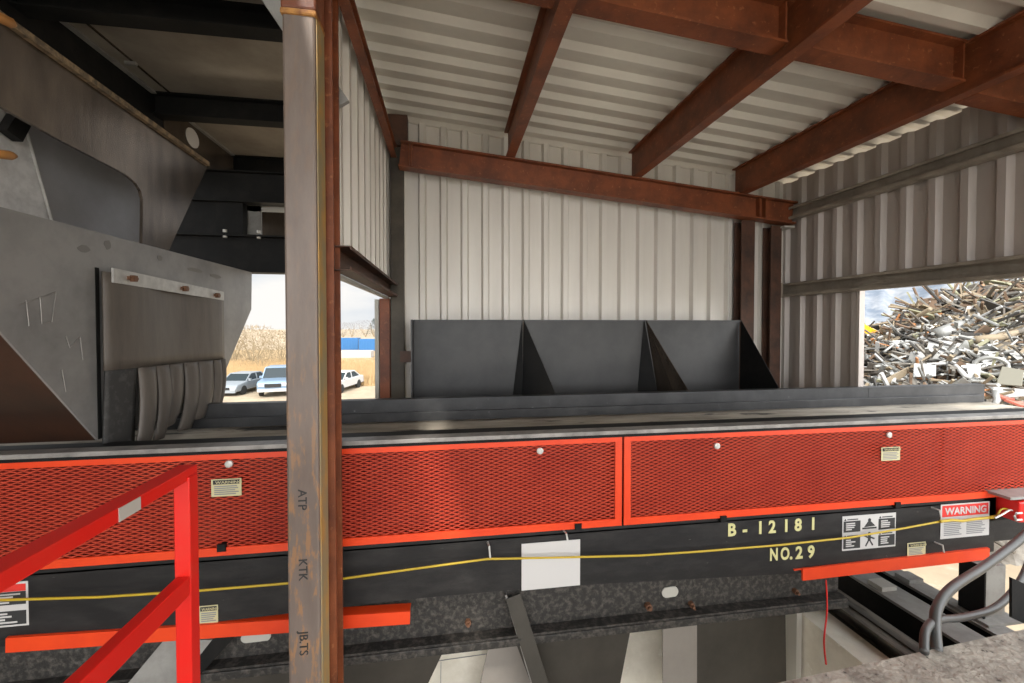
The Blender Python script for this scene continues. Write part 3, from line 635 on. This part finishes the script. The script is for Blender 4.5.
LG = empty('diagonal_strut', (p1.x, p1.y, p1.z), 'dark diagonal strut dropping from the channel below the white placard', 'strut')
MB().bar(p0, p1, .10, .012, up=(0, 1, 0)).build('strut_face', M_DPL, LG)
MB().bar(p0 + Vector((-.045, .06, 0)), p1 + Vector((-.06, .06, 0)), .012, .11, up=(0, 1, 0)).build('strut_side', M_LIP, LG)
mb = MB().box(-2.2, 3.05, 3.30, 3.60, 0, 3.05)
fw = mb.build('foundation_wall', M_CONC); tag(fw, 'pale concrete foundation wall seen in gaps beneath the conveyor', 'wall', kind=None)
for nm, a, b in (('joint', (430, 662), (500, 652)), ('joint', (441, 662), (440, 730))):
    p = at(*a, Y=3.298); q = at(*b, Y=3.298); MB().bar((p.x, 3.30, p.z), (q.x, 3.30, q.z), .004, .010, up=(0, 1, 0)).build('formwork_joint', M_GREYINK, fw)
p = at(787, 605, Y=3.2); MB().box(2.72, 2.765, 2.9, 3.298, 0, 2.9).build('corner_strip', M_LTRIM, fw)
# return of the concrete running back toward the slab
mb = MB().box(2.78, 3.005, 1.74, 3.28, 0, 2.70)
o = tag(mb.build('foundation_block', M_CONC), 'buff concrete block under the rails beside the thin red wire', 'block')
# floor beams under the slab running in depth
e = empty('floor_beam', (3.11, 2.4, 2.62), 'dark grimy rail beam nearest the red wire, below the conveyor end', 'beam', 'floor beams at lower right')
MB().ibeam((3.11, 1.5, 2.64), (3.11, 3.28, 2.64), .16, .20, .02, .02).build('rail', mat('grimy_rail', (.12, .105, .085), .7, 0, (.045, .04, .034), 6, .42, .6, .4, 30, stretch=(3, .5, 1)), e)
MB().box(3.09, 3.13, 1.5, 3.28, 2.80, 2.812).build('rail_ridge', M_DPL, e)
for x0, x1, lab in ((3.50, 3.735, 'middle grey floor beam with wide top flange under the conveyor end'), (3.845, 4.02, 'right narrow grey floor beam under the short column')):
    e = empty('floor_beam', ((x0 + x1) / 2, 2.4, 2.45), lab, 'beam', 'floor beams at lower right')
    MB().box(x0, x1, 1.5, 3.9, 2.778, 2.80).box(x0, x1, 1.5, 3.9, 2.45, 2.47).build('flange', M_GREYST, e)
    MB().box(x0 + .01, x1 - .02, 1.5, 3.9, 2.47, 2.778).build('shaded_web', M_BLACK, e)  # web coloured black for the shade in the beam's recess
tag(MB().box(3.03, 4.05, 1.5, 3.9, 2.40, 2.44).build('pit_shade', M_BLACK), 'black sheet added for the dark shade between the floor beams', 'plate')  # black sheet painting the unlit void under the beams
SC = empty('short_column', (4.02, 2.58, 2.80), 'short grey steel column on a base plate under the conveyor end', 'column')
MB().box(3.935, 4.125, 2.52, 2.66, 2.82, 3.20).build('shaft', M_GREYST, SC)
MB().box(3.92, 3.934, 2.51, 2.67, 2.82, 3.20).build('dark_flange', M_BLACK, SC)
MB().box(3.87, 4.18, 2.45, 2.70, 2.80, 2.82).build('base_plate', M_GREYST, SC)
for x, y in ((3.60, 2.98), (3.93, 3.03)):
    tag(MB().box(x - .07, x + .07, y - .06, y + .06, 2.80, 2.835).build('shim_block', M_GREYST if x > 3.7 else M_LTRIM), 'small shim block on the %s floor beam under the red angle' % ('middle' if x < 3.7 else 'right'), 'block', 'shim blocks')
tag(MB().tube(curve([at(826, 580, Y=2.62), at(827, 610, Y=2.5), at(824, 640, Y=2.3), at(826, 664, Y=2.1)], 6), .005, 6).build('red_wire', M_REDSW), 'thin red wire hanging below the red angle at right', 'wire')
mb = MB(); p = [at(x, y, Y=1.78) for x, y in ((1012, 578), (1060, 600), (1060, 640), (1012, 618))]
mb.prism([(v.x, 1.78, v.z) for v in p], (0, .012, 0)); tag(mb.build('end_plate', M_BLACK), 'small dark plate standing at the right edge of the slab', 'plate')
# left lower brace
BR = empty('diagonal_brace', (-1.5, 2.3, 2.6), 'pale grey channel brace behind the red handrail at bottom left', 'brace')
p = [at(x, y, Y=2.625) for x, y in ((164, 640), (212, 640), (172, 690), (150, 720), (92, 720), (124, 688))]
MB().prism([(v.x, 2.625, v.z) for v in p], (0, .01, 0)).build('brace_face', M_GREYST, BR)
p = [at(x, y, Y=2.625) for x, y in ((212, 640), (240, 628), (232, 640), (172, 706), (150, 720))]
MB().prism([(v.x, 2.63, v.z) for v in p], (0, .02, 0)).build('brace_flange', M_BLACK, BR)
# pallets of loose grit on the slab edge
gr = MB(); rnd = random.Random(3)
for i in range(900):
    x = rnd.uniform(1.05, 4.2); y = rnd.uniform(1.0, 1.60); s_ = rnd.uniform(.003, .011)
    s_ *= .55; gr._add([(x - s_, y, 3.40), (x + s_, y - s_, 3.40), (x, y + s_, 3.40), (x, y, 3.40 + s_)], [(0, 1, 3), (1, 2, 3), (2, 0, 3)])
tag(gr.build('loose_grit', M_SLAB), 'loose gravel and grit scattered on the slab', 'gravel', kind='stuff')

# ------------------------------------------------------------------ outside, left: cars, field, far yard
def car(px, py, ang, paint, label, kind='sedan', f=1.0):
    g = at(px, py, Z=0)
    r0 = empty('pickup_truck' if kind == 'pickup' else 'sedan_car', (0, 0, 0), label, 'truck' if kind == 'pickup' else 'car')
    if kind == 'pickup':
        wd, ln, hz, belt, top = 1.0, 5.6, 0, 1.15, 1.92
        prof = [(-2.7, .45), (-2.75, .95), (-2.55, 1.12), (-1.2, 1.20), (2.75, 1.20), (2.8, .5)]
        cab = [(-1.3, 1.19), (-.75, 1.90), (.95, 1.90), (1.15, 1.19)]; wz, wr = (-1.75, 1.7), .40
    else:
        wd, ln, hz, belt, top = .88, 4.6, 0, .92, 1.45
        prof = [(-2.25, .30), (-2.3, .62), (-2.1, .78), (-1.0, .95), (1.5, .98), (2.2, .92), (2.28, .35)]
        cab = [(-1.05, .94), (-.35, 1.42), (.85, 1.42), (1.6, .96)]; wz, wr = (-1.4, 1.35), .33
    b = MB().prism([(-wd, y, z) for y, z in prof], (2 * wd, 0, 0)).build('body', paint, r0, bevel=.07)
    ins = .16
    c = MB(); q = [(-wd + .05, *cab[0]), (wd - .05, *cab[0]), (wd - .05, *cab[3]), (-wd + .05, *cab[3]), (-wd + ins, cab[1][0], cab[1][1]), (wd - ins, cab[1][0], cab[1][1]), (wd - ins, cab[2][0], cab[2][1]), (-wd + ins, cab[2][0], cab[2][1])]
    c.hexa(q).build('window', M_GLASS, r0)
    MB().box(-wd + ins - .02, wd - ins + .02, cab[1][0] - .05, cab[2][0] + .05, cab[1][1] - .05, cab[1][1] + .03).build('roof', paint, r0, bevel=.02)
    for sx in (-1, 1):
        for k, yy_ in ((0, 0), (3, 2)):
            MB().bar((sx * (wd - .05), *cab[k]), (sx * (wd - ins), cab[1 if k == 0 else 2][0], cab[1][1]), .08, .06, up=(1, 0, 0)).build('pillar', paint, r0)
        ym = (cab[1][0] + cab[2][0]) / 2
        MB().bar((sx * (wd - .05), ym, cab[0][1]), (sx * (wd - ins), ym, cab[1][1]), .08, .06, up=(1, 0, 0)).build('pillar', paint, r0)
        for yw in wz: MB().tube([(sx * (wd - .2), yw, wr), (sx * (wd + .01), yw, wr)], wr, 16).build('wheel', M_TYRE, r0)
        MB().box(sx * wd * .72 - .17, sx * wd * .72 + .17, prof[1][0] - .02, prof[1][0] + .1, prof[1][1] - .16, prof[1][1] + .02).build('headlight', M_LAMP, r0)
        MB().box(sx * (wd + .08) - .08, sx * (wd + .08) + .08, cab[0][0] + .15, cab[0][0] + .3, cab[0][1], cab[0][1] + .16).build('wing_mirror', paint, r0)
    MB().box(-wd * .5, wd * .5, prof[1][0] - .03, prof[1][0] + .1, prof[1][1] - .25, prof[1][1]).build('grille', M_TYRE, r0)
    MB().box(-wd * .95, wd * .95, prof[0][0] - .1, prof[0][0] + .05, prof[0][1] - .05, prof[0][1] + .15).build('bumper', M_BAR if kind == 'pickup' else paint, r0)
    r0.location = (g.x, g.y, 0); r0.rotation_euler = (0, 0, ang); r0.scale = (f,) * 3
    return r0
car(244, 391.5, R(-8), M_ASH, 'silver sedan parked outside, left of the pale blue pickup')
car(281, 391.5, R(10), M_BLUEP, 'pale blue pickup truck facing in, seen left of the square post', 'pickup')
car(340, 390, R(-14), M_CARW, 'white car parked outside, seen right of the square post')
# dry field strip
a0 = at(150, 388, Z=0); a1 = at(420, 388, Z=0)
mb = MB()
def G0(px, py): v = at(px, py, Z=0); return (v.x, v.y, .03)
mb.grid([[G0(px, 386) for px in range(60, 500, 20)], [G0(px, 366) for px in range(60, 500, 20)], [G0(px, 350) for px in range(60, 500, 20)]])
tag(mb.build('dry_field', M_STRAW), kind='structure')
bl = MB(); rnd = random.Random(5)
for i in range(14000):
    px = rnd.uniform(205, 400); py = 386 - 20 * rnd.random() ** 1.2; v = at(px, py, Z=0); h = rnd.uniform(.5, 1.25); w = rnd.uniform(.02, .06)
    dx = rnd.uniform(-.25, .25); dy = rnd.uniform(-.2, .2)
    bl._add([(v.x - w, v.y, 0), (v.x + w, v.y, 0), (v.x + dx, v.y + dy, h)], [(0, 1, 2)])
tag(bl.build('dry_reeds', mat('reeds', (.50, .35, .18), .9, 0, (.38, .25, .12), 2, .4, .6)), 'tall golden dry reeds filling the field behind the cars', 'reeds', kind='stuff')
def shrub(px, py, H, Wd, m, name, label, grp, nt=1500, seed=1, conif=False, cat='shrub'):
    g = at(px, py, Z=0); rn = random.Random(seed)
    e = empty(name, (g.x, g.y, 0), label, cat, grp); t = MB(); k = MB()
    for j in range(5):
        k.tube([(g.x + rn.uniform(-.2, .2), g.y, 0), (g.x + rn.uniform(-Wd, Wd) * .25, g.y + rn.uniform(-.5, .5), H * rn.uniform(.5, .8))], [H * .018, H * .006], 5)
    for i in range(nt):
        if conif:
            z = H * (.12 + .88 * rn.random()); r_ = Wd * .5 * (1.05 - z / H) * rn.random() ** .4
        else:
            z = H * (.04 + .93 * rn.random()); r_ = Wd * .5 * math.sqrt(max(.05, 1 - ((z / H - .45) / .58) ** 2)) * rn.random() ** .5 * (1 + .25 * math.sin(z * 3 + i % 5))
        th = rn.uniform(0, 6.28); x = g.x + r_ * math.cos(th); y = g.y + r_ * math.sin(th); l = H * rn.uniform(.03, .10); w = H * .006
        dx, dy = rn.uniform(-l, l) * .6, rn.uniform(-l, l) * .6
        t._add([(x - w, y, z), (x + w, y, z + w), (x + dx, y + dy, z + l * rn.uniform(.3, 1))], [(0, 1, 2)])
    t.build('twig_crown', m, e); k.build('stem', M_TWIG, e)
SL = ['bare tan shrub at the left edge of the far window gap', 'widest bare tan shrub, middle of the clump above the silver sedan', 'bare tan shrub just left of the square post', 'low bare shrub in front of the tan shrub clump']
for k, (px, py, H, Wd) in enumerate(((232, 366, 4.6, 5.5), (254, 366, 5.0, 6), (280, 366, 4.4, 5.5), (262, 371, 3.2, 6))):
    shrub(px, py, H, Wd, M_TWIG, 'bare_shrub', SL[k], 'bare shrubs beyond the field', 1800, k)
mb = MB().box(0, 0.01, 0, .01, 0, .01)
for k, (px, W_, H_, c, cm) in enumerate(((352, 8, 6, 0, M_TREE), (366, 9, 7, 0, M_TREE), (374, 5, 7.5, 1, M_CONIFER), (343, 6, 6, 0, M_TREE))):
    shrub(px, 337, H_, W_ + 4, cm, 'far_conifer' if c else 'far_tree', ['hazy leafless tree on the horizon above the blue containers', 'second hazy leafless tree on the horizon, beside the conifer', 'small dark conifer on the horizon above the blue containers', 'hazy leafless tree on the horizon nearest the square post'][k], 'trees on the horizon', 900, 20 + k, bool(c), 'tree')
def block(px0, px1, py0, py1, D, m, name, label, cat, grp=None, rib=True):
    a = at(px0, py1, Y=D); b = at(px1, py0, Y=D); zb = max(0, a.z)
    e = empty(name, ((a.x + b.x) / 2, D, 0), label, cat, grp)
    MB().box(a.x, b.x, D, D + 2.6, 0, b.z).build('body', m, e)
    if rib:
        r_ = MB(); n = max(6, int((b.x - a.x) / .5))
        for i in range(n): x = a.x + (b.x - a.x) * (i + .2) / n; r_.box(x, x + (b.x - a.x) / n * .5, D - .05, D, .2, b.z - .2)
        r_.build('ribs', m, e)
block(336, 358, 338, 349, 88, M_BLUEC, 'shipping_container', 'blue shipping container far across the field, nearer the square post', 'container', 'blue containers')
block(359, 392, 339, 350, 84, M_BLUEC, 'shipping_container', 'blue shipping container far across the field, nearer the jamb column', 'container', 'blue containers')
block(338, 371, 351, 357, 66, M_SHED, 'low_shed', 'low white shed in front of the blue containers', 'shed', None, False)
block(375, 382, 350, 358, 62, M_BLUEC, 'blue_tank', 'small blue tank beside the low white shed', 'tank', None, True)

# ------------------------------------------------------------------ mountains
mb = MB(); rows = []
for j in range(10):
    row = []
    for i in range(90):
        th = R(38 + i * .45); d = 2600 + j * 120
        ridge = 215 + 60 * noise.noise((i * .09, 0, 0)) + 35 * noise.noise((i * .3, 2, 0)) + i * .8
        z = ridge * math.sin(min(1, (j + .2) / 6.5) * math.pi / 2) + 22 * noise.noise((i * .5, j * .7, 3))
        row.append((d * math.sin(th), d * math.cos(th), z if j else -5))
    rows.append(row)
mb.grid(rows); o = mb.build('snowy_mountain', M_MTN, smooth=True); tag(o, 'hazy snow-streaked mountain range behind the scrap heap', 'mountain')

# ------------------------------------------------------------------ scrap heap
prof_r = [(.60, 2.6), (.72, 3.6), (.817, 4.35), (.876, 4.55), (.924, 4.95), (.983, 5.40), (1.043, 5.55), (1.126, 5.95), (1.22, 5.95), (1.5, 6.0), (2.0, 4.5), (3, 1)]
def heap(x, y):
    u = x * math.cos(YAW) - y * math.sin(YAW); f = x * math.sin(YAW) + y * math.cos(YAW)
    if f < 2: return 0
    r = u / f
    if r <= prof_r[0][0]: z = prof_r[0][1] - (prof_r[0][0] - r) * 12
    else:
        z = 0
        for (a, za), (b, zb) in zip(prof_r, prof_r[1:]):
            if a <= r <= b: z = za + (zb - za) * (r - a) / (b - a)
    RF = 13.5
    if f < RF: z -= .62 * (RF - f)
    if f < 9.6: z -= 4.0 * (9.6 - f)
    if f > RF + 1.5: z -= .5 * (f - RF - 1.5)
    return z + .22 * noise.noise((x * .8, y * .8, 0)) + .12 * noise.noise((x * 2.5, y * 2.5, 0))
mb = MB(); rows = []
for j in range(70):
    rows.append([(5.9 + i * .3, -3 + j * .3, max(-.05, heap(5.9 + i * .3, -3 + j * .3))) for i in range(70)])
mb.grid(rows)
SC_M = [mat('scrap_grey', (.24, .22, .19), .6, .2, (.10, .085, .07), 2, .4, .6, .8, 8, detail=10), mat('scrap_white', (.46, .46, .45), .45), mat('scrap_silver', (.34, .34, .325), .4, .4), mat('scrap_rust', (.17, .11, .07), .8),
        mat('scrap_tan', (.30, .24, .165), .8), mat('scrap_dark', (.07, .065, .06), .7), mat('scrap_green', (.30, .29, .19), .7), mat('scrap_orange', (.45, .20, .08), .6)]
rnd = random.Random(11)
def hit(px, py):
    r = ray(px, py); t = 5.0 / r.xy.length
    while t * r.xy.length < 30:
        p = Vector((0, 0, EYE)) + r * t
        if heap(p.x, p.y) > p.z: return p
        t += .04
    return None
def piece(mb, p, rn, big=1.0):
    a = Vector((rn.gauss(0, 1), rn.gauss(0, 1), rn.gauss(0, .45))).normalized()
    up = Vector((rn.gauss(0, .6), rn.gauss(0, .6), 1)).normalized(); k = rn.random()
    s = rn.uniform(.5, 1) * big
    if k < .35: l = .45 * s; mb.bar(p - a * l, p + a * l, rn.uniform(.03, .09), rn.uniform(.02, .06), up=up)
    elif k < .6: l = .5 * s; q = Vector((rn.gauss(0, .1), rn.gauss(0, .1), rn.gauss(0, .12))); mb.tube([p - a * l, p + q, p + a * l], rn.uniform(.015, .045), 6)
    elif k < .85:
        sd = a.cross(up).normalized(); l = .22 * s; w = rn.uniform(.1, .24) * s; n = sd.cross(a) * .02
        c = [p - a * l - sd * w, p + a * l - sd * w * rn.uniform(.4, 1), p + a * l * rn.uniform(.6, 1.2) + sd * w, p - a * l + sd * w]
        mb.hexa([v - n for v in c] + [v + n for v in c])
    else:
        sd = a.cross(up).normalized(); n_ = 12; rr = rn.uniform(.08, .2) * s
        mb.tube([p + (a * math.cos(t * math.pi / 6) + sd * math.sin(t * math.pi / 6)) * rr for t in range(13)], .014, 5, False)
for i in range(3600):
    u_px = rnd.uniform(846, 1075); f = rnd.uniform(9.0, 14.5); u = (u_px - 512) / F_PX * f
    x = u * math.cos(YAW) + f * math.sin(YAW); y = -u * math.sin(YAW) + f * math.cos(YAW); z = heap(x, y)
    if x < 6.3 or z < .3: continue
    r = u / f; upper = z > 5.0 and r > .9
    if upper: wts = (3, .5, 1, 3, 4, 2.5, 2, .2)
    else: wts = (4, 2.2, 4, 1.4, 3, 2.5, .3, .25)
    mb.mi = rnd.choices(range(8), wts)[0]
    piece(mb, Vector((x, y, z + rnd.uniform(-.02, .12))), rnd, 1.7 if not upper else 2.3)
tag(mb.build('scrap_heap', SC_M), 'huge heap of tangled scrap metal outside the right opening', 'scrap', kind='stuff')
# distinct pieces on the heap
def sheet(pxs, m, label, lift=.65, fold=.12, cat='sheet', name='scrap_sheet', grp='pale sheet panels on the heap'):
    ps = []
    c = hit(sum(p[0] for p in pxs) / len(pxs), sum(p[1] for p in pxs) / len(pxs))
    if c is None: return
    n = (Vector((0, 0, EYE)) - c).normalized(); n = (n + Vector((0, 0, .55))).normalized(); o = c + (Vector((0, 0, EYE)) - c).normalized() * (lift + .15)
    for x, y in pxs:
        r = ray(x, y); t = (o - Vector((0, 0, EYE))).dot(n) / r.dot(n); ps.append(Vector((0, 0, EYE)) + r * t)
    mb = MB().prism(ps, -n * .05)
    tag(mb.build(name, m, bevel=.01), label, cat, grp)
Wm = SC_M[1]
sheet([(929, 339), (948, 341), (981, 347), (970, 352), (945, 356), (926, 352)], Wm, 'long white sheet panel lying mid-heap, widest of the pale panels')
sheet([(972, 350), (1003, 352), (1006, 364), (985, 365)], Wm, 'white flat panel on the heap, second from the right edge')
sheet([(1006, 350), (1020, 353), (1024, 360), (1009, 368)], Wm, 'white crumpled panel at the right edge of the heap, above the dark grating')
sheet([(913, 351), (925, 352), (930, 362), (916, 361)], Wm, 'small white panel left of the long mid-heap panel')
sheet([(932, 353), (951, 354), (944, 364), (929, 361)], SC_M[2], 'silver tilted panel just below the long white sheet')
sheet([(967, 306), (980, 305), (978, 319), (963, 319)], mat('scrap_pinkwhite', (.72, .66, .60), .5), 'upright pinkish-white panel near the crest of the heap')
sheet([(914, 363), (936, 365), (936, 376), (913, 377)], Wm, 'pale box-like appliance panel low on the heap left of centre')
sheet([(966, 363), (981, 365), (980, 378), (968, 379)], Wm, 'white torn casing low on the heap left of the round hoop')
sheet([(988, 386), (1024, 389), (1024, 396), (1000, 398)], Wm, 'white panel at the foot of the heap past the end of the belt skirt')
sheet([(1002, 366), (1024, 370), (1022, 386), (996, 384)], mat('scrap_grating', (.20, .19, .15), .6), 'dark greenish grating at the right edge of the heap', name='scrap_grating', grp=None, cat='grating')
sheet([(1010, 303), (1024, 298), (1024, 316), (1014, 314)], SC_M[5], 'dark bent drum shell at the right crest of the heap', name='drum_shell', grp=None, cat='drum')
sheet([(972, 291), (985, 296), (1001, 303), (996, 305), (975, 298)], SC_M[4], 'tan plank sticking up at the crest of the heap', name='scrap_plank', grp=None, cat='plank')
def hp(px, py, lift=.75):
    c = hit(px, py)
    if c is None: c = Vector((0, 0, EYE)) + ray(px, py) * 12.8
    return c + (Vector((0, 0, EYE)) - c).normalized() * lift
def pipe(pts, r, m, label, name='scrap_pipe', cat='pipe', grp='pipes on the heap', n=8):
    tag(MB().tube([hp(x, y) for x, y in pts], r, n).build(name, m, smooth=True), label, cat, grp)
pipe([(938, 334), (955, 329), (970, 323)], [.17, .20, .17], SC_M[2], 'fat pale cylinder tank lying near the crest of the heap', 'scrap_cylinder', 'cylinder', None, 12)
pipe([(903, 330), (920, 328), (941, 324)], .085, SC_M[2], 'pale straight pipe on the heap left of the fat cylinder')
pipe([(899, 328), (915, 318), (930, 309)], .06, SC_M[4], 'tan slanting pole on the upper left shoulder of the heap')
pipe([(992, 325), (1008, 319), (1024, 317)], .05, SC_M[6], 'yellow-green bent rod near the right crest of the heap')
pipe([(985, 318), (1003, 324), (1024, 327)], .05, SC_M[6], 'yellow-green straight rod lying under the bent one at right')
pipe([(975, 340), (1000, 337), (1024, 331)], .10, SC_M[4], 'long ribbed tan pole above the white panels at right')
pipe([(884, 352), (893, 345), (902, 343), (908, 349)], .035, SC_M[2], 'silver curled tube on the left flank of the heap')
pipe([(951, 362), (959, 369), (966, 377)], .05, Wm, 'short white tube slanting down low on the heap')
pipe([(891, 372), (894, 379), (893, 384)], .05, Wm, 'white curved tube just above the belt skirt')
pipe([(995, 391), (997, 400), (993, 408)], .06, SC_M[2], 'silver tube at the foot of the heap past the skirt end')
c = hp(991, 366); n = (Vector((0, 0, EYE)) - c).normalized(); a = n.cross(Vector((0, 0, 1))).normalized(); b = a.cross(n)
tag(MB().tube([c + (a * math.cos(t * math.pi / 10) * .26 + b * math.sin(t * math.pi / 10) * .20) for t in range(21)], .045, 8, False).build('metal_hoop', SC_M[2], smooth=True), 'round silver metal hoop lying low on the heap', 'hoop')
for k, (x, y) in enumerate(((1004, 398), (1012, 402), (1020, 405))):
    tag(MB().tube(curve([hp(x - 8, y - 3), hp(x, y), hp(x + 9, y + 1)], 4), .045, 6).build('red_cable', mat('cable_red', (.50, .14, .10), .6)), ['red-brown cable at the foot of the heap, uppermost', 'red-brown cable at the foot of the heap, middle', 'red-brown cable at the foot of the heap, lowest'][k], 'cable', 'red cables at the heap foot')
# yellow excavator arm far left of heap
ex = empty('excavator_arm', at(862, 340, Y=12), 'yellow excavator arm showing behind the left flank of the heap', 'excavator')
M_YEL = mat('excavator_yellow', (.80, .42, .02), .45)
p = [at(x, y, Y=11.5) for x, y in ((853, 319), (858, 320), (878, 331), (874, 334), (862, 333), (853, 328))]
MB().prism([(v.x, v.y, v.z) for v in p], (0, .35, 0)).build('boom', M_YEL, ex, bevel=.03)
p = [at(x, y, Y=11.4) for x, y in ((862, 327), (871, 330), (872, 338), (868, 338))]
MB().prism([(v.x, v.y, v.z) for v in p], (0, .2, 0)).build('bucket_link', M_YEL, ex, bevel=.02)
tag(bpy.data.objects['sun']) ; tag(bpy.data.objects['camera'])
